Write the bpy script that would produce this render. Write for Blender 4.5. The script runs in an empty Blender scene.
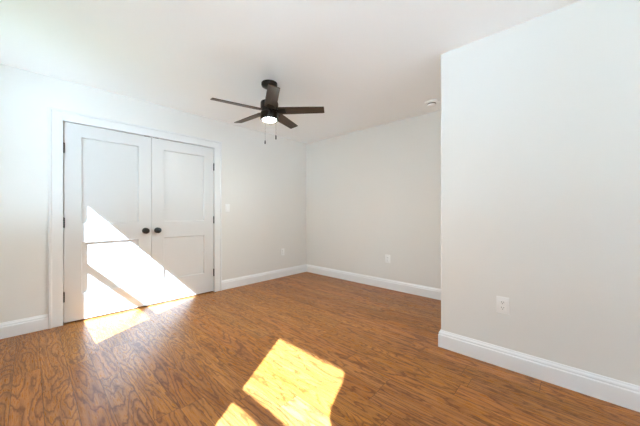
import bpy, bmesh, math
from math import sin, cos, pi, radians
from mathutils import Vector, Matrix

S = bpy.context.scene
COL = S.collection

# ------------------------------------------------------------------ camera
CAM_H, YAW, FPX = 1.1156, 0.75009, 270.73
cam_d = bpy.data.cameras.new('camera')
cam = bpy.data.objects.new('camera', cam_d); COL.objects.link(cam)
cam_d.sensor_width = 36.0
cam_d.lens = FPX / 640.0 * 36.0
cam_d.clip_start = 0.02
cam.location = (0, 0, CAM_H)
cam.rotation_euler = (pi / 2, 0, YAW)
S.camera = cam

# ------------------------------------------------------------------ sky, sun, exposure
SUN = Vector((-0.628, 1.0, -1.06)).normalized()      # direction the sunlight travels
SUN_STRENGTH = 34.0
SKY_STRENGTH = 0.65
S.view_settings.view_transform = 'Standard'
S.view_settings.look = 'None'
S.view_settings.gamma = 1.0
S.view_settings.use_curve_mapping = False
S.view_settings.exposure = 0.93
S.cycles.max_bounces = 16
S.cycles.diffuse_bounces = 12
S.cycles.glossy_bounces = 4
S.cycles.sample_clamp_indirect = 12.0

world = bpy.data.worlds.new('sky'); S.world = world
world.use_nodes = True
wn = world.node_tree.nodes; wl = world.node_tree.links
bg = wn['Background']
bg.inputs['Color'].default_value = (0.84, 0.95, 0.94, 1)
bg.inputs['Strength'].default_value = SKY_STRENGTH

sun_d = bpy.data.lights.new('sun', 'SUN')
sun_d.energy = SUN_STRENGTH
sun_d.angle = radians(0.6)
sun_d.color = (0.595, 0.83, 1.03)
sun = bpy.data.objects.new('sun', sun_d); COL.objects.link(sun)
sun.rotation_euler = SUN.to_track_quat('-Z', 'Y').to_euler()
sun.location = (3, -5, 6)

# ------------------------------------------------------------------ room numbers (metres)
H = 2.44
XL, YB, YR, XE = -3.7114, 3.6014, 2.3438, -0.8039    # left wall, back wall, right wall, its outer corner
YW, XR = -0.40, 3.00                                 # window wall behind the camera, far right wall
YG = YW - 0.02                                       # plane of the window sashes
WINDOWS = [                                          # x0, x1, sill, rail low, rail high, head (clear glass edges)
    (-3.202, -2.470, 0.853, 1.366, 1.470, 2.075),
    (-0.688, 0.036, 0.853, 1.312, 1.424, 2.046),
]
FILL_WIN = (-0.10, 1.45, 0.40, 2.15)                  # unseen window added to the side wall for fill light: y0, y1, sill, head
pd = bpy.data.lights.new('window_portal', 'AREA'); pd.shape = 'RECTANGLE'; pd.cycles.is_portal = True
pd.size, pd.size_y = FILL_WIN[3] - FILL_WIN[2], FILL_WIN[1] - FILL_WIN[0]
po = bpy.data.objects.new('window_portal', pd); COL.objects.link(po)
po.location = (XR + 0.09, (FILL_WIN[0] + FILL_WIN[1]) / 2, (FILL_WIN[2] + FILL_WIN[3]) / 2)
po.rotation_euler = (0, pi / 2, 0)                   # emits towards -x
for x0, x1, zs, r0, r1, zh in WINDOWS:               # daylight portals: they only steer sampling of the sky
    pd = bpy.data.lights.new('window_portal', 'AREA'); pd.shape = 'RECTANGLE'
    pd.size, pd.size_y = x1 - x0 + 0.1, zh - zs + 0.1
    pd.cycles.is_portal = True
    po = bpy.data.objects.new('window_portal', pd); COL.objects.link(po)
    po.location = ((x0 + x1) / 2, YG - 0.05, (zs + zh) / 2)
    po.rotation_euler = (pi / 2, 0, 0)               # emits towards +y


# ------------------------------------------------------------------ node and mesh helpers
def new_mat(name):
    m = bpy.data.materials.new(name); m.use_nodes = True
    return m, m.node_tree.nodes, m.node_tree.links, m.node_tree.nodes['Principled BSDF']


def simple(name, col, rough=0.5, metal=0.0, bump=0.0, scale=400.0, vary=0.0, spec=0.5):
    m, n, l, p = new_mat(name)
    p.inputs['Base Color'].default_value = (*col, 1)
    p.inputs['Roughness'].default_value = rough
    p.inputs['Metallic'].default_value = metal
    p.inputs['Specular IOR Level'].default_value = spec
    tc = n.new('ShaderNodeTexCoord')
    nz = n.new('ShaderNodeTexNoise'); nz.inputs['Scale'].default_value = scale
    nz.inputs['Detail'].default_value = 3
    l.new(tc.outputs['Object'], nz.inputs['Vector'])
    if bump:
        b = n.new('ShaderNodeBump'); b.inputs['Strength'].default_value = bump
        b.inputs['Distance'].default_value = 0.0006
        l.new(nz.outputs['Fac'], b.inputs['Height']); l.new(b.outputs['Normal'], p.inputs['Normal'])
    if vary:
        r = n.new('ShaderNodeValToRGB')
        r.color_ramp.elements[0].color = (*[c * (1 - vary) for c in col], 1)
        r.color_ramp.elements[1].color = (*[min(1, c * (1 + vary)) for c in col], 1)
        l.new(nz.outputs['Fac'], r.inputs['Fac']); l.new(r.outputs['Color'], p.inputs['Base Color'])
    return m


def link(name, bm, mat, parent=None, smooth=False, kind=None):
    bmesh.ops.recalc_face_normals(bm, faces=bm.faces[:])
    me = bpy.data.meshes.new(name); bm.to_mesh(me); bm.free()
    if smooth:
        for f in me.polygons: f.use_smooth = True
        me.set_sharp_from_angle(angle=radians(38))
    me.materials.append(mat)
    o = bpy.data.objects.new(name, me); COL.objects.link(o)
    if parent is not None: o.parent = parent
    if kind: o['kind'] = kind
    return o


def tag(o, label, cat, group=None, kind=None):
    o['label'] = label; o['category'] = cat
    if group: o['group'] = group
    if kind: o['kind'] = kind
    return o


def thing(name, label, cat, loc=(0, 0, 0), rotz=0.0, group=None):
    o = bpy.data.objects.new(name, None); COL.objects.link(o)
    o.empty_display_size = 0.1
    o.location = loc; o.rotation_euler = (0, 0, rotz)
    return tag(o, label, cat, group)


def box(bm, x0, x1, y0, y1, z0, z1, bevel=0.0):
    r = bmesh.ops.create_cube(bm, size=1.0)
    vs = r['verts']
    bmesh.ops.scale(bm, vec=(x1 - x0, y1 - y0, z1 - z0), verts=vs)
    bmesh.ops.translate(bm, vec=((x0 + x1) / 2, (y0 + y1) / 2, (z0 + z1) / 2), verts=vs)
    if bevel:
        es = list({e for v in vs for e in v.link_edges})
        bmesh.ops.bevel(bm, geom=es, offset=bevel, segments=2, profile=0.6, affect='EDGES')


def lathe(bm, prof, seg=40, axis='Z', origin=(0, 0, 0)):
    """Revolve (radius, height) pairs; axis 'Z' or 'X'."""
    rings = []
    for r, h in prof:
        ring = []
        for k in range(seg):
            a = 2 * pi * k / seg
            c = (r * cos(a), r * sin(a), h) if axis == 'Z' else (h, r * cos(a), r * sin(a))
            ring.append(bm.verts.new(Vector(c) + Vector(origin)))
            if r < 1e-6: break
        rings.append(ring)
    for A, B in zip(rings, rings[1:]):
        for k in range(seg):
            a0, a1 = A[k % len(A)], A[(k + 1) % len(A)]
            b0, b1 = B[k % len(B)], B[(k + 1) % len(B)]
            vs = []
            for v in (a0, a1, b1, b0):
                if v not in vs: vs.append(v)
            if len(vs) > 2:
                try: bm.faces.new(vs)
                except ValueError: pass
    for ring in (rings[0], rings[-1]):
        if len(ring) > 2:
            try: bm.faces.new(ring)
            except ValueError: pass


def wall_boxes(bm, u0, u1, z0, z1, holes, put):
    """Fill a rectangle around rectangular holes (sorted along u) by boxes."""
    u = u0
    for a, b, c, d in holes:
        put(u, a, z0, z1)
        if c > z0: put(a, b, z0, c)
        if d < z1: put(a, b, d, z1)
        u = b
    put(u, u1, z0, z1)


# ------------------------------------------------------------------ materials
M_WALL = simple('wall_paint', (0.80, 0.787, 0.757), 0.75, bump=0.15, scale=260)
M_CEIL = simple('ceiling_paint', (0.925, 0.945, 0.955), 0.85, bump=0.15, scale=260)
M_TRIM = simple('trim_gloss_paint', (0.88, 0.895, 0.91), 0.38, bump=0.05, scale=120)
M_CASING = simple('casing_gloss_paint', (0.79, 0.795, 0.795), 0.38, bump=0.05, scale=120)
M_DOOR = simple('door_gloss_paint', (0.70, 0.70, 0.695), 0.35, bump=0.05, scale=120)
M_BLACK = simple('black_iron', (0.012, 0.012, 0.012), 0.5, 0.0, bump=0.1, scale=300)
M_BRONZE = simple('dark_bronze', (0.030, 0.024, 0.020), 0.36, 0.7, bump=0.05, scale=300)
M_PLATE = simple('white_plastic', (0.91, 0.91, 0.90), 0.35, bump=0.02, scale=200)
M_FOB = simple('matte_fob_black', (0.008, 0.007, 0.006), 0.8, 0.0, bump=0.05, spec=0.05)
M_GAP_SHADE = simple('gap_shade_grey', (0.16, 0.155, 0.15), 0.7, bump=0.05)
M_SLOT = simple('slot_dark', (0.03, 0.03, 0.03), 0.7, bump=0.05)
M_VINYL = simple('white_vinyl', (0.85, 0.85, 0.85), 0.45, bump=0.03)
M_BOUNCE_GROUND = simple('pale_bounce_ground', (0.84, 0.85, 0.85), 0.9, bump=0.4, scale=6, vary=0.15)
M_DIM_GROUND = simple('dim_bounce_green', (0.10, 0.14, 0.07), 0.95, bump=0.5, scale=30, vary=0.3)


def blade_material():
    m, n, l, p = new_mat('walnut_blade')
    tc = n.new('ShaderNodeTexCoord'); mp = n.new('ShaderNodeMapping')
    mp.inputs['Scale'].default_value = (5, 90, 20)
    nz = n.new('ShaderNodeTexNoise'); nz.inputs['Scale'].default_value = 1.0; nz.inputs['Detail'].default_value = 5
    r = n.new('ShaderNodeValToRGB')
    r.color_ramp.elements[0].position = 0.3; r.color_ramp.elements[0].color = (0.030, 0.018, 0.011, 1)
    r.color_ramp.elements[1].position = 0.75; r.color_ramp.elements[1].color = (0.085, 0.053, 0.032, 1)
    l.new(tc.outputs['Object'], mp.inputs['Vector']); l.new(mp.outputs['Vector'], nz.inputs['Vector'])
    l.new(nz.outputs['Fac'], r.inputs['Fac']); l.new(r.outputs['Color'], p.inputs['Base Color'])
    p.inputs['Roughness'].default_value = 0.42
    return m


M_BLADE = blade_material()


def lens_material():
    m, n, l, p = new_mat('lit_opal_glass')
    p.inputs['Base Color'].default_value = (0.9, 0.88, 0.82, 1)
    p.inputs['Roughness'].default_value = 0.3
    lw = n.new('ShaderNodeTexNoise'); lw.inputs['Scale'].default_value = 8
    r = n.new('ShaderNodeValToRGB')
    r.color_ramp.elements[0].color = (0.88, 0.99, 0.97, 1); r.color_ramp.elements[1].color = (0.90, 1.0, 0.98, 1)
    l.new(lw.outputs['Fac'], r.inputs['Fac']); l.new(r.outputs['Color'], p.inputs['Emission Color'])
    p.inputs['Emission Strength'].default_value = 245.0
    return m


M_LENS = lens_material()


def glass_material():
    m, n, l, p = new_mat('window_glass')
    out = n['Material Output']
    tr = n.new('ShaderNodeBsdfTransparent'); gl = n.new('ShaderNodeBsdfGlossy')
    gl.inputs['Roughness'].default_value = 0.0
    mx = n.new('ShaderNodeMixShader'); mx.inputs['Fac'].default_value = 0.04
    l.new(tr.outputs['BSDF'], mx.inputs[1]); l.new(gl.outputs['BSDF'], mx.inputs[2])
    l.new(mx.outputs['Shader'], out.inputs['Surface'])
    n.remove(p)
    return m


M_GLASS = glass_material()


def floor_material():
    """Plain-sawn oak planks, 132 mm wide, running along x."""
    m, n, l, p = new_mat('oak_planks')

    def mth(op, a, b=None, c=None):
        q = n.new('ShaderNodeMath'); q.operation = op
        for i, v in enumerate((a, b, c)):
            if v is None: continue
            if isinstance(v, (int, float)): q.inputs[i].default_value = v
            else: l.new(v, q.inputs[i])
        return q.outputs[0]

    def vec(x, y, z):
        q = n.new('ShaderNodeCombineXYZ')
        for i, v in enumerate((x, y, z)):
            if isinstance(v, (int, float)): q.inputs[i].default_value = v
            else: l.new(v, q.inputs[i])
        return q.outputs[0]

    def noise(v, scale=1.0, detail=2.0, rough=0.5, dist=0.0):
        q = n.new('ShaderNodeTexNoise'); l.new(v, q.inputs['Vector'])
        q.inputs['Scale'].default_value = scale; q.inputs['Detail'].default_value = detail
        q.inputs['Roughness'].default_value = rough; q.inputs['Distortion'].default_value = dist
        return q.outputs['Fac']

    def ramp(f, stops):
        q = n.new('ShaderNodeValToRGB'); l.new(f, q.inputs['Fac'])
        e = q.color_ramp.elements
        while len(e) < len(stops): e.new(0.5)
        for k, (pos, c) in enumerate(stops):
            e[k].position = pos; e[k].color = (*c, 1) if not isinstance(c, float) else (c, c, c, 1)
        return q.outputs['Color']

    def mix(f, a, b, mode='MIX'):
        q = n.new('ShaderNodeMix'); q.data_type = 'RGBA'; q.blend_type = mode
        if isinstance(f, (int, float)): q.inputs['Factor'].default_value = f
        else: l.new(f, q.inputs['Factor'])
        for key, v in ((6, a), (7, b)):
            if isinstance(v, tuple): q.inputs[key].default_value = (*v, 1)
            else: l.new(v, q.inputs[key])
        return q.outputs[2]

    tc = n.new('ShaderNodeTexCoord'); sp = n.new('ShaderNodeSeparateXYZ')
    l.new(tc.outputs['Object'], sp.inputs[0])
    x, y = sp.outputs[0], sp.outputs[1]
    W, L = 0.1325, 1.15
    v = mth('DIVIDE', mth('SUBTRACT', y, 0.055), W)
    row = mth('FLOOR', v); fv = mth('FRACT', v)
    wn1 = n.new('ShaderNodeTexWhiteNoise'); wn1.noise_dimensions = '1D'; l.new(row, wn1.inputs['W'])
    u = mth('DIVIDE', mth('ADD', mth('MULTIPLY', wn1.outputs['Value'], 7.3), mth('ADD', x, 20.0)), L)
    colm = mth('FLOOR', u); fu = mth('FRACT', u)
    wn2 = n.new('ShaderNodeTexWhiteNoise'); wn2.noise_dimensions = '2D'
    l.new(vec(row, colm, 0.0), wn2.inputs['Vector'])
    sr = n.new('ShaderNodeSeparateColor'); l.new(wn2.outputs['Color'], sr.inputs[0])
    r1, r2, r3 = sr.outputs[0], sr.outputs[1], sr.outputs[2]
    # cathedral figure: contour lines of a long, narrow noise field, one field per plank
    gx = mth('MULTIPLY', mth('ADD', x, mth('MULTIPLY', r1, 31.0)), 1.5)
    gy = mth('MULTIPLY', mth('ADD', y, mth('MULTIPLY', r2, 3.0)), 9.5)
    gz = mth('MULTIPLY', r3, 40.0)
    base = noise(vec(gx, gy, gz), 1.0, 1.0, 0.4)
    jig = noise(vec(mth('MULTIPLY', gx, 9.0), mth('MULTIPLY', gy, 5.0), gz), 1.0, 3.0, 0.6)
    fld = mth('ADD', base, mth('MULTIPLY', mth('SUBTRACT', jig, 0.5), 0.12))
    ring = mth('FRACT', mth('MULTIPLY', fld, mth('ADD', 7.5, mth('MULTIPLY', r2, 8.0))))
    line = ramp(ring, [(0.0, 0.55), (0.10, 1.0), (0.24, 0.55), (0.45, 0.12), (0.75, 0.0), (0.93, 0.10), (1.0, 0.55)])
    pore = noise(vec(mth('MULTIPLY', x, 14.0), mth('MULTIPLY', y, 330.0), gz), 1.0, 2.0, 0.6)
    pores = ramp(pore, [(0.38, 0.0), (0.72, 1.0)])
    tone = noise(vec(mth('MULTIPLY', gx, 0.7), mth('MULTIPLY', gy, 0.8), gz), 1.0, 2.0, 0.5)
    light = mix(tone, (0.420, 0.152, 0.029), (0.560, 0.232, 0.056))
    dark = (0.150, 0.046, 0.010)
    streak = noise(vec(mth('MULTIPLY', mth('ADD', x, mth('MULTIPLY', r2, 9.0)), 2.2), mth('MULTIPLY', y, 42.0), gz), 1.0, 3.0, 0.6)
    light = mix(ramp(streak, [(0.42, 0.0), (0.66, 0.75)]), light, (0.235, 0.082, 0.019))
    wood = mix(mth('MULTIPLY', line, 0.95), light, dark)
    wood = mix(mth('MULTIPLY', pores, 0.30), wood, (0.20, 0.08, 0.028))
    hsv = n.new('ShaderNodeHueSaturation')
    l.new(mth('ADD', 0.89, mth('MULTIPLY', r1, 0.20)), hsv.inputs['Value'])
    l.new(mth('ADD', 0.97, mth('MULTIPLY', r3, 0.05)), hsv.inputs['Saturation'])
    l.new(mth('ADD', 0.497, mth('MULTIPLY', r2, 0.006)), hsv.inputs['Hue'])
    l.new(wood, hsv.inputs['Color'])
    # seams between planks
    dv = mth('MULTIPLY', mth('SUBTRACT', 0.5, mth('ABSOLUTE', mth('SUBTRACT', fv, 0.5))), W)
    du = mth('MULTIPLY', mth('SUBTRACT', 0.5, mth('ABSOLUTE', mth('SUBTRACT', fu, 0.5))), L)
    de = mth('MINIMUM', dv, du)
    seam = ramp(mth('MULTIPLY', de, 250.0), [(0.25, 1.0), (0.60, 0.0)])
    colr = mix(mth('MULTIPLY', seam, 0.75), hsv.outputs['Color'], (0.10, 0.040, 0.015))
    l.new(colr, p.inputs['Base Color'])
    rg = mth('ADD', 0.26, mth('ADD', mth('MULTIPLY', line, 0.10), mth('MULTIPLY', pores, 0.06)))
    l.new(rg, p.inputs['Roughness'])
    p.inputs['Specular IOR Level'].default_value = 0.25
    bp = n.new('ShaderNodeBump'); bp.inputs['Strength'].default_value = 0.35; bp.inputs['Distance'].default_value = 0.0008
    hgt = mth('SUBTRACT', 1.0, mth('ADD', mth('MULTIPLY', seam, 0.9), mth('ADD', mth('MULTIPLY', line, 0.22), mth('MULTIPLY', pores, 0.12))))
    l.new(hgt, bp.inputs['Height']); l.new(bp.outputs['Normal'], p.inputs['Normal'])
    return m


M_FLOOR = floor_material()

# ------------------------------------------------------------------ the setting
bm = bmesh.new(); box(bm, -1.1, 40, -45, 40, -0.75, -0.65)  # unseen pale ground, added to bounce sunlight up to the ceiling
tag(link('ground', bm, M_BOUNCE_GROUND, kind='structure'), 'unseen pale ground added outside to bounce light indoors', 'ground')
bm = bmesh.new(); box(bm, -40, -1.1, -45, 40, -0.76, -0.66)  # unseen dark ground, added to weaken the bounce through the first window
tag(link('ground', bm, M_DIM_GROUND, kind='structure'), 'unseen dark green ground added to cut bounce through the window opposite the closet', 'ground')

bm = bmesh.new(); box(bm, XL - 0.14, XR + 0.12, YW - 0.06, YB + 0.12, -0.20, 0.0)
tag(link('floor', bm, M_FLOOR, kind='structure'), 'brown oak plank floor with cathedral grain and sun patches', 'floor')
bm = bmesh.new(); box(bm, XL - 0.14, XR + 0.12, YW - 0.06, YB + 0.12, H, H + 0.15)
tag(link('ceiling', bm, M_CEIL, kind='structure'), 'flat white ceiling carrying the dark fan', 'ceiling')

D0, D1, DM, DT = 0.229, 1.781, 1.0045, 2.034        # door opening along y, meeting line, top
bm = bmesh.new()
wall_boxes(bm, YW - 0.06, YB + 0.12, 0.0, H, [(D0 - 0.004, D1 + 0.004, 0.0, DT + 0.003)],
           lambda a, b, c, d: box(bm, XL - 0.12, XL, a, b, c, d))
box(bm, XL - 0.14, XL - 0.12, YW - 0.06, YB + 0.12, 0, H)
tag(link('wall_left', bm, M_WALL, kind='structure'), 'off-white wall holding the white double closet doors', 'wall')

bm = bmesh.new(); box(bm, XL, XE + 0.3, YB, YB + 0.12, 0, H)
tag(link('wall_back', bm, M_WALL, kind='structure'), 'off-white far wall with one outlet behind the fan', 'wall')
bm = bmesh.new(); box(bm, XE, XR + 0.12, YR, YB + 0.12, 0, H)
es = [e for e in bm.edges if all(abs(v.co.x - XE) < 1e-4 and abs(v.co.y - YR) < 1e-4 for v in e.verts)]
bmesh.ops.bevel(bm, geom=es, offset=0.006, segments=3, profile=0.5, affect='EDGES')
tag(link('wall_right', bm, M_WALL, kind='structure'), 'large near off-white wall at the right with its outer corner', 'wall')
bm = bmesh.new()
wall_boxes(bm, YW - 0.06, YR, 0, H, [FILL_WIN], lambda a, b, c, d: box(bm, XR, XR + 0.12, a, b, c, d))
tag(link('wall_side', bm, M_WALL, kind='structure'), 'off-white wall out of view on the right, opened for the added fill window', 'wall')
bm = bmesh.new()
FR = 0.05                                            # frame width round the glass
HD = 0.015                                           # half depth of the sashes
OX, OZ = 0.628 * HD, 1.06 * HD
wall_boxes(bm, XL - 0.12, XR, 0.0, H, [(a - FR, b + FR, c - FR, d + FR) for a, b, c, r0, r1, d in WINDOWS],
           lambda a, b, c, d: box(bm, a, b, YW - 0.06, YW, c, d))
tag(link('wall_front', bm, M_WALL, kind='structure'), 'off-white wall with two sunny windows behind the viewer', 'wall')

for i, (x0, x1, zs, r0, r1, zh) in enumerate(WINDOWS):
    bm = bmesh.new()
    gx0, gx1, gz0, gz1, q0, q1 = x0 - OX, x1 + OX, zs - OZ, zh + OZ, r0 + OZ, r1 - OZ
    ya, yb = YG - HD, YG + HD
    box(bm, x0 - FR, gx0, ya, yb, zs - FR, zh + FR)
    box(bm, gx1, x1 + FR, ya, yb, zs - FR, zh + FR)
    box(bm, gx0, gx1, ya, yb, zs - FR, gz0)
    box(bm, gx0, gx1, ya, yb, gz1, zh + FR)
    w = link('window_%d' % (i + 1), bm, M_VINYL, kind='structure')
    tag(w, ['white double-hung window opposite the closet doors', 'white double-hung window right behind the viewer'][i], 'window')
    bm = bmesh.new(); box(bm, gx0, gx1, ya, yb, q0, q1); link('meeting_rail', bm, M_VINYL, w)
    for za, zb in ((gz0, q0), (q1, gz1)):
        bm = bmesh.new(); box(bm, gx0, gx1, YG - 0.002, YG + 0.002, za, zb); link('pane', bm, M_GLASS, w)
    bm = bmesh.new()                                 # casing and stool on the room side
    cw = 0.09
    box(bm, x0 - FR - cw, x0 - FR, YW, YW + 0.018, zs - FR - cw, zh + FR + cw, 0.003)
    box(bm, x1 + FR, x1 + FR + cw, YW, YW + 0.018, zs - FR - cw, zh + FR + cw, 0.003)
    box(bm, x0 - FR, x1 + FR, YW, YW + 0.018, zh + FR, zh + FR + cw, 0.003)
    box(bm, x0 - FR, x1 + FR, YW, YW + 0.018, zs - FR - cw, zs - FR, 0.003)
    link('casing', bm, M_TRIM, w)


# unseen bulging blocker added by the second window to nip the sun patch edge
bm = bmesh.new()
lathe(bm, [(0, 0.25), (0.060, 0.25), (0.055, 0.8), (0.050, 1.40), (0.054, 1.53), (0.074, 1.575), (0.090, 1.625), (0.094, 1.66), (0.090, 1.71),
           (0.076, 1.79), (0.060, 1.86), (0.052, 1.95), (0.056, 2.20), (0, 2.20)], 32, 'Z', (0.006, YW + 0.13, -0.10))
link('sun_notch_blocker', bm, M_VINYL, w, True)

ya, yb, za, zb = FILL_WIN  # unseen window, added to fill the room with light
bm = bmesh.new()
for a, b, c, d in ((ya, ya + 0.05, za, zb), (yb - 0.05, yb, za, zb), (ya + 0.05, yb - 0.05, za, za + 0.05), (ya + 0.05, yb - 0.05, zb - 0.05, zb),
                   ((ya + yb) / 2 - 0.03, (ya + yb) / 2 + 0.03, za + 0.05, zb - 0.05)):
    box(bm, XR + 0.02, XR + 0.07, a, b, c, d)
w = tag(link('window_3', bm, M_VINYL, kind='structure'), 'unseen wide white window added for fill light', 'window')
bm = bmesh.new(); box(bm, XR + 0.043, XR + 0.047, ya + 0.04, yb - 0.04, za + 0.04, zb - 0.04); link('pane', bm, M_GLASS, w)


def strips(bm, rows, close=True):
    """Quads between consecutive polylines of equal length; ends capped."""
    R = [[bm.verts.new(c) for c in row] for row in rows]
    for A, B in zip(R, R[1:] + ([R[0]] if close else [])):
        for k in range(len(A) - 1): bm.faces.new((A[k], A[k + 1], B[k + 1], B[k]))
    bm.faces.new([r[0] for r in R]); bm.faces.new([r[-1] for r in R])


BASE_PROFILE = [(0.0, 0.0), (0.016, 0.0), (0.016, 0.100), (0.0145, 0.104), (0.0115, 0.108), (0.0125, 0.112),
                (0.0125, 0.118), (0.010, 0.124), (0.0065, 0.130), (0.0045, 0.137), (0.003, 0.140), (0.0, 0.140)]


def baseboard(name, path, label):
    """path: plan points; the room lies to the left of the direction of travel."""
    pts = [Vector(q) for q in path]
    offs = []
    for k in range(len(pts)):
        dirs = []
        if k > 0: dirs.append((pts[k] - pts[k - 1]).normalized())
        if k < len(pts) - 1: dirs.append((pts[k + 1] - pts[k]).normalized())
        ns = [Vector((-d.y, d.x)) for d in dirs]
        if len(ns) == 1: offs.append(ns[0])
        else:
            s = ns[0] + ns[1]; offs.append(s / (1 + ns[0].dot(ns[1])))
    bm = bmesh.new()
    strips(bm, [[(q.x + o.x * t, q.y + o.y * t, z) for q, o in zip(pts, offs)] for t, z in BASE_PROFILE])
    return tag(link(name, bm, M_TRIM, kind='structure'), label, 'baseboard')


CO = 0.104                                           # casing width
baseboard('baseboard_left', [(XL, D0 - CO), (XL, YW)], 'short white baseboard at left of the closet doors')
baseboard('baseboard_left', [(XL, YB - 0.0005), (XL, D1 + CO)], 'white baseboard between closet doors and far corner')
baseboard('baseboard_back', [(XE, YB), (XL + 0.016, YB)], 'white baseboard along the far wall')
baseboard('baseboard_right', [(XR, YR), (XE, YR), (XE, YB - 0.016)], 'tall white baseboard along the near right wall')
baseboard('baseboard_front', [(XL + 0.016, YW), (XR - 0.016, YW)], 'white baseboard below the windows behind the viewer')
baseboard('baseboard_side', [(XR, YW), (XR, YR - 0.016)], 'white baseboard on the wall out of view')

# door casing: flat board with a slim raised back band, mitred
CAS_PROFILE = [(0.0, 0.0), (0.0, 0.013), (0.003, 0.016), (0.078, 0.018), (0.082, 0.021), (0.088, 0.026), (0.100, 0.026), (CO, 0.022), (CO, 0.0)]
bm = bmesh.new()
strips(bm, [[(XL + t, D0 - o, 0.0), (XL + t, D0 - o, DT + o), (XL + t, D1 + o, DT + o), (XL + t, D1 + o, 0.0)] for o, t in CAS_PROFILE])
tag(link('trim_1', bm, M_CASING, kind='structure'), 'white casing round the double closet doors', 'trim')


# ------------------------------------------------------------------ closet doors
def door(name, ya, yb, hinge_low, label):
    fx, bx = XL - 0.002, XL - 0.037                  # front and back face
    z0, z1 = 0.016, DT - 0.006
    rails = [(z0, 0.283), (0.812, 1.008), (1.900, z1)]
    st = 0.130
    bm = bmesh.new()
    box(bm, bx, fx, ya, ya + st, z0, z1)
    box(bm, bx, fx, yb - st, yb, z0, z1)
    for a, b in rails: box(bm, bx, fx, ya + st, yb - st, a, b)
    d = tag(link(name, bm, M_DOOR, kind='structure'), label, 'door')
    for a, b in ((rails[0][1], rails[1][0]), (rails[1][1], rails[2][0])):
        bm = bmesh.new()
        # flat recessed panel with a small sloped sticking all round
        ring = lambda i, x: [bm.verts.new((x, ya + st + i, a + i)), bm.verts.new((x, yb - st - i, a + i)),
                             bm.verts.new((x, yb - st - i, b - i)), bm.verts.new((x, ya + st + i, b - i))]
        rs = [ring(0.0, fx - 0.0008), ring(0.003, fx - 0.002), ring(0.006, fx - 0.017), ring(0.013, fx - 0.018)]
        for A, B in zip(rs, rs[1:]):
            for k in range(4): bm.faces.new((A[k], A[(k + 1) % 4], B[(k + 1) % 4], B[k]))
        bm.faces.new(rs[-1])
        link('panel', bm, M_DOOR, d)
    hy = ya - 0.003 if hinge_low else yb + 0.002
    s = 1 if hinge_low else -1
    for hz in (0.275, 1.018, 1.765):
        bm = bmesh.new()
        for k in range(5):                           # knuckles
            lathe(bm, [(0.0, 0), (0.0088, 0.0005), (0.0088, 0.0185), (0.0, 0.019)], 14, 'Z', (fx + 0.008, hy, hz - 0.05 + k * 0.02))
        lathe(bm, [(0.0, 0), (0.005, 0.001), (0.0055, 0.005), (0, 0.008)], 12, 'Z', (fx + 0.008, hy, hz + 0.05))
        box(bm, fx - 0.003, fx + 0.004, min(hy, hy + s * 0.006), max(hy, hy + s * 0.006), hz - 0.05, hz + 0.05)
        link('hinge', bm, M_BLACK, d, True)['label'] = 'black butt hinge'
    ky = yb - 0.064 if hinge_low else ya + 0.060
    bm = bmesh.new()
    lathe(bm, [(0.0, 0.0), (0.033, 0.0), (0.035, 0.003), (0.034, 0.008), (0.026, 0.011), (0.012, 0.012), (0.0105, 0.020),
               (0.013, 0.026), (0.023, 0.030), (0.0315, 0.037), (0.0340, 0.045), (0.0315, 0.053), (0.022, 0.060), (0.009, 0.0625), (0.0, 0.063)],
          36, 'X', (fx, ky, 0.905))
    link('door_knob', bm, M_BLACK, d, True)['label'] = 'round black door knob'
    cy = (yb - 0.075, yb - 0.015) if hinge_low else (ya + 0.015, ya + 0.075)
    bm = bmesh.new(); box(bm, fx - 0.028, fx + 0.001, cy[0], cy[1], z1 - 0.002, z1 + 0.003)
    link('ball_catch', bm, M_BLACK, d)
    return d


door('door_1', D0 + 0.006, DM - 0.0018, True, 'left white two-panel closet door crossed by the bright sun patch')
door('door_2', DM + 0.0018, D1 - 0.005, False, 'right white two-panel closet door mostly in shade')


# ------------------------------------------------------------------ ceiling fan
FX, FY, BZ = -2.265, 1.672, 2.157                    # axis, blade height
fan = thing('ceiling_fan', 'dark bronze five-blade ceiling fan with lit round lamp and pull chains', 'ceiling fan', (FX, FY, H))
z = lambda q: q - H
bm = bmesh.new()
lathe(bm, [(0, 0), (0.081, 0), (0.081, -0.020), (0.077, -0.031), (0.060, -0.042), (0.034, -0.048), (0.0, -0.048)], 48)
link('canopy', bm, M_BRONZE, fan, True)
bm = bmesh.new()
lathe(bm, [(0, -0.046), (0.018, -0.046), (0.018, z(2.262)), (0.030, z(2.258)), (0.034, z(2.250)), (0, z(2.250))], 32)
link('downrod', bm, M_BRONZE, fan, True)
bm = bmesh.new()
lathe(bm, [(0, z(2.252)), (0.070, z(2.252)), (0.085, z(2.246)), (0.089, z(2.236)), (0.089, z(2.180)), (0.086, z(2.177)),
           (0.080, z(2.176)), (0.080, z(2.140)), (0.086, z(2.139)), (0.089, z(2.136)), (0.089, z(2.104)), (0, z(2.104))], 56)
link('motor_housing', bm, M_BRONZE, fan, True)
bm = bmesh.new()
lathe(bm, [(0, z(2.103)), (0.090, z(2.103)), (0.090, z(2.070)), (0.087, z(2.066)), (0.0695, z(2.066)), (0.0695, z(2.080)), (0, z(2.080))], 56)
link('light_ring', bm, M_BRONZE, fan, True)
bm = bmesh.new()
lathe(bm, [(0, z(2.079)), (0.0690, z(2.079)), (0.0690, z(2.067)), (0.063, z(2.061)), (0.050, z(2.057)), (0.028, z(2.0545)), (0, z(2.054))], 48)
link('lamp_lens', bm, M_LENS, fan, True)['label'] = 'glowing warm white lamp lens'

PITCH = radians(-13)


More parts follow.
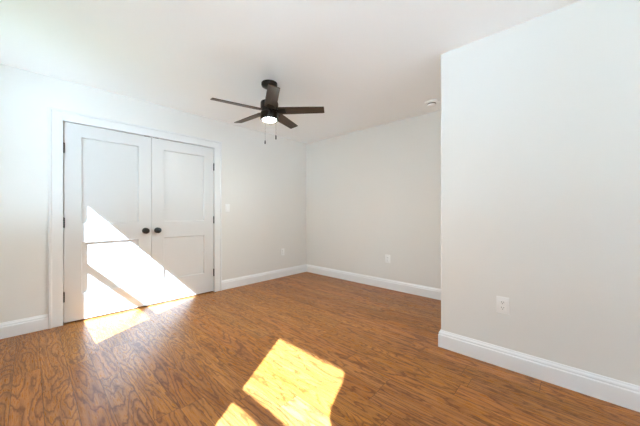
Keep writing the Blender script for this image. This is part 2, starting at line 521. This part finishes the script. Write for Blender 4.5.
def blade_mesh():
    bm = bmesh.new()
    st = [(0.096, 0.050), (0.104, 0.058), (0.22, 0.0575), (0.36, 0.055), (0.50, 0.052), (0.550, 0.0510), (0.558, 0.0495), (0.5605, 0.0465)]
    th = 0.0035
    rows = []
    for sz in (th, -th):
        rows.append([bm.verts.new((r, w, sz)) for r, w in st] + [bm.verts.new((r, -w, sz)) for r, w in reversed(st)])
    A, B = rows
    bm.faces.new(A); bm.faces.new(list(reversed(B)))
    for k in range(len(A)):
        bm.faces.new((A[k], B[k], B[(k + 1) % len(A)], A[(k + 1) % len(A)]))
    # inner end tapering to the bracket
    return bm


def iron_mesh():
    bm = bmesh.new()
    pts = [(0.070, 0.024), (0.100, 0.026), (0.150, 0.034), (0.165, 0.032), (0.170, 0.022), (0.170, 0.0)]
    out = pts + [(r, -w) for r, w in reversed(pts[:-1])]
    A = [bm.verts.new((r, w, -0.0037)) for r, w in out]; B = [bm.verts.new((r, w, -0.0075)) for r, w in out]
    bm.faces.new(A); bm.faces.new(list(reversed(B)))
    for k in range(len(A)): bm.faces.new((A[k], B[k], B[(k + 1) % len(A)], A[(k + 1) % len(A)]))
    return bm


proto = None
for k in range(5):
    ang = -0.5675 + k * 2 * pi / 5
    if proto is None:
        b = link('blade', blade_mesh(), M_BLADE, fan)
        i = link('blade_bracket', iron_mesh(), M_BRONZE, b)
        proto = (b, i)
    else:
        b = proto[0].copy(); COL.objects.link(b); b.parent = fan
        i = proto[1].copy(); COL.objects.link(i); i.parent = b
    b.location = (0, 0, z(BZ))
    b.rotation_euler = (PITCH, 0, ang)
rx, ry = cos(YAW), sin(YAW)                          # the chains hang at the two sides of the lamp
for s, zt, zb in ((-1, 1.875, 1.838), (1, 1.930, 1.885)):
    cx, cy = s * 0.0565 * rx - 0.064 * sin(YAW), s * 0.0565 * ry + 0.064 * cos(YAW)
    bm = bmesh.new()
    q = 2.090
    prof = [(0, z(q))]
    while q > zt + 0.004:
        prof += [(0.0007, z(q - 0.0008)), (0.0015, z(q - 0.0025)), (0.0007, z(q - 0.0042))]; q -= 0.005
    prof.append((0, z(q)))
    lathe(bm, prof, 8, 'Z', (cx, cy, 0))
    c = link('pull_chain', bm, M_BRONZE, fan, True)
    bm = bmesh.new()
    lathe(bm, [(0, z(zt + 0.003)), (0.003, z(zt)), (0.006, z(zt - 0.008)), (0.0065, z(zb + 0.006)), (0.0045, z(zb)), (0, z(zb - 0.001))], 16, 'Z', (cx, cy, 0))
    link('fob', bm, M_FOB, c, True)

# ------------------------------------------------------------------ smoke detector
det = thing('smoke_detector', 'round white smoke detector on the ceiling beside the near right wall corner', 'smoke detector', (-1.226, 3.270, H))
bm = bmesh.new(); lathe(bm, [(0, 0), (0.080, 0), (0.080, -0.014), (0.075, -0.020), (0.058, -0.021), (0, -0.021)], 48)
link('base', bm, M_PLATE, det, True)
bm = bmesh.new(); lathe(bm, [(0, -0.020), (0.047, -0.020), (0.047, -0.035), (0, -0.035)], 40)  # grey disc: its colour stands in for the shadow under the base
link('vent_gap_shade', bm, M_GAP_SHADE, det, True)['label'] = 'vent gap with its shade painted grey'
bm = bmesh.new(); lathe(bm, [(0, -0.034), (0.049, -0.034), (0.050, -0.038), (0.045, -0.047), (0.030, -0.052), (0, -0.053)], 48)
link('cover', bm, M_PLATE, det, True)


# ------------------------------------------------------------------ outlets and switch (built facing +x, plate centre at origin)
def outlet_parts(root):
    bm = bmesh.new(); box(bm, 0, 0.0060, -0.039, 0.039, -0.060, 0.060, 0.0018); link('cover_plate', bm, M_PLATE, root, True)
    for dz in (0.0195, -0.0195):
        bm = bmesh.new()
        n_ = 28; w, h = 0.0172, 0.0142
        A, B = [], []
        for k in range(n_):
            a = 2 * pi * k / n_
            yy, zz = max(-w, min(w, 0.0205 * cos(a))), max(-h, min(h, 0.0175 * sin(a)))
            A.append(bm.verts.new((0.0050, yy, dz + zz))); B.append(bm.verts.new((0.0075, yy * 0.97, dz + zz * 0.97)))
        bm.faces.new(B)
        for k in range(n_): bm.faces.new((A[k], A[(k + 1) % n_], B[(k + 1) % n_], B[k]))
        r = link('receptacle', bm, M_PLATE, root)
        bm = bmesh.new()
        box(bm, 0.0070, 0.0078, -0.0078, -0.0054, dz - 0.001, dz + 0.008)
        box(bm, 0.0070, 0.0078, 0.0054, 0.0078, dz, dz + 0.008)
        lathe(bm, [(0, 0.0070), (0.0026, 0.0070), (0.0026, 0.0078), (0, 0.0078)], 14, 'X', (0, 0, dz - 0.0075))
        link('slots', bm, M_SLOT, r)['label'] = 'dark socket slots'
    bm = bmesh.new(); lathe(bm, [(0, 0.005), (0.0032, 0.005), (0.0030, 0.0064), (0, 0.0068)], 16, 'X')
    link('screw', bm, M_PLATE, root, True)


OUT = 'white wall outlets'
o1 = thing('wall_outlet', 'white duplex outlet on the large near right wall', 'outlet', (-0.369, YR, 0.447), -pi / 2, OUT)
outlet_parts(o1)


def copy_tree(o, parent=None):
    c = o.copy(); COL.objects.link(c)
    if parent is not None: c.parent = parent
    for ch in [q for q in o.children]: copy_tree(ch, c)
    return c


for loc, rz, lab in (((XL, 3.020, 0.434), 0.0, 'small white outlet on the left wall near the far corner'),
                     ((-1.990, YB, 0.440), -pi / 2, 'small white outlet low on the far back wall')):
    c = copy_tree(o1); c.location = loc; c.rotation_euler = (0, 0, rz); c['label'] = lab

sw = thing('light_switch', 'white light switch on the wall just right of the closet doors', 'switch', (XL, 1.985, 1.190))
bm = bmesh.new(); box(bm, 0, 0.0055, -0.036, 0.036, -0.058, 0.058, 0.0022); link('cover_plate', bm, M_PLATE, sw, True)
bm = bmesh.new()
vs = [bm.verts.new(c) for c in ((0.005, -0.0165, -0.033), (0.005, 0.0165, -0.033), (0.005, 0.0165, 0.033), (0.005, -0.0165, 0.033),
                                (0.0095, -0.016, -0.0325), (0.0095, 0.016, -0.0325), (0.0065, 0.016, 0.0325), (0.0065, -0.016, 0.0325))]
for f in ((4, 5, 6, 7), (0, 1, 5, 4), (1, 2, 6, 5), (2, 3, 7, 6), (3, 0, 4, 7)): bm.faces.new([vs[k] for k in f])
link('rocker', bm, M_PLATE, sw)
for dz in (0.048, -0.048):
    bm = bmesh.new(); lathe(bm, [(0, 0.005), (0.0032, 0.005), (0.0030, 0.0062), (0, 0.0066)], 16, 'X', (0, 0, dz)); link('screw', bm, M_PLATE, sw, True)
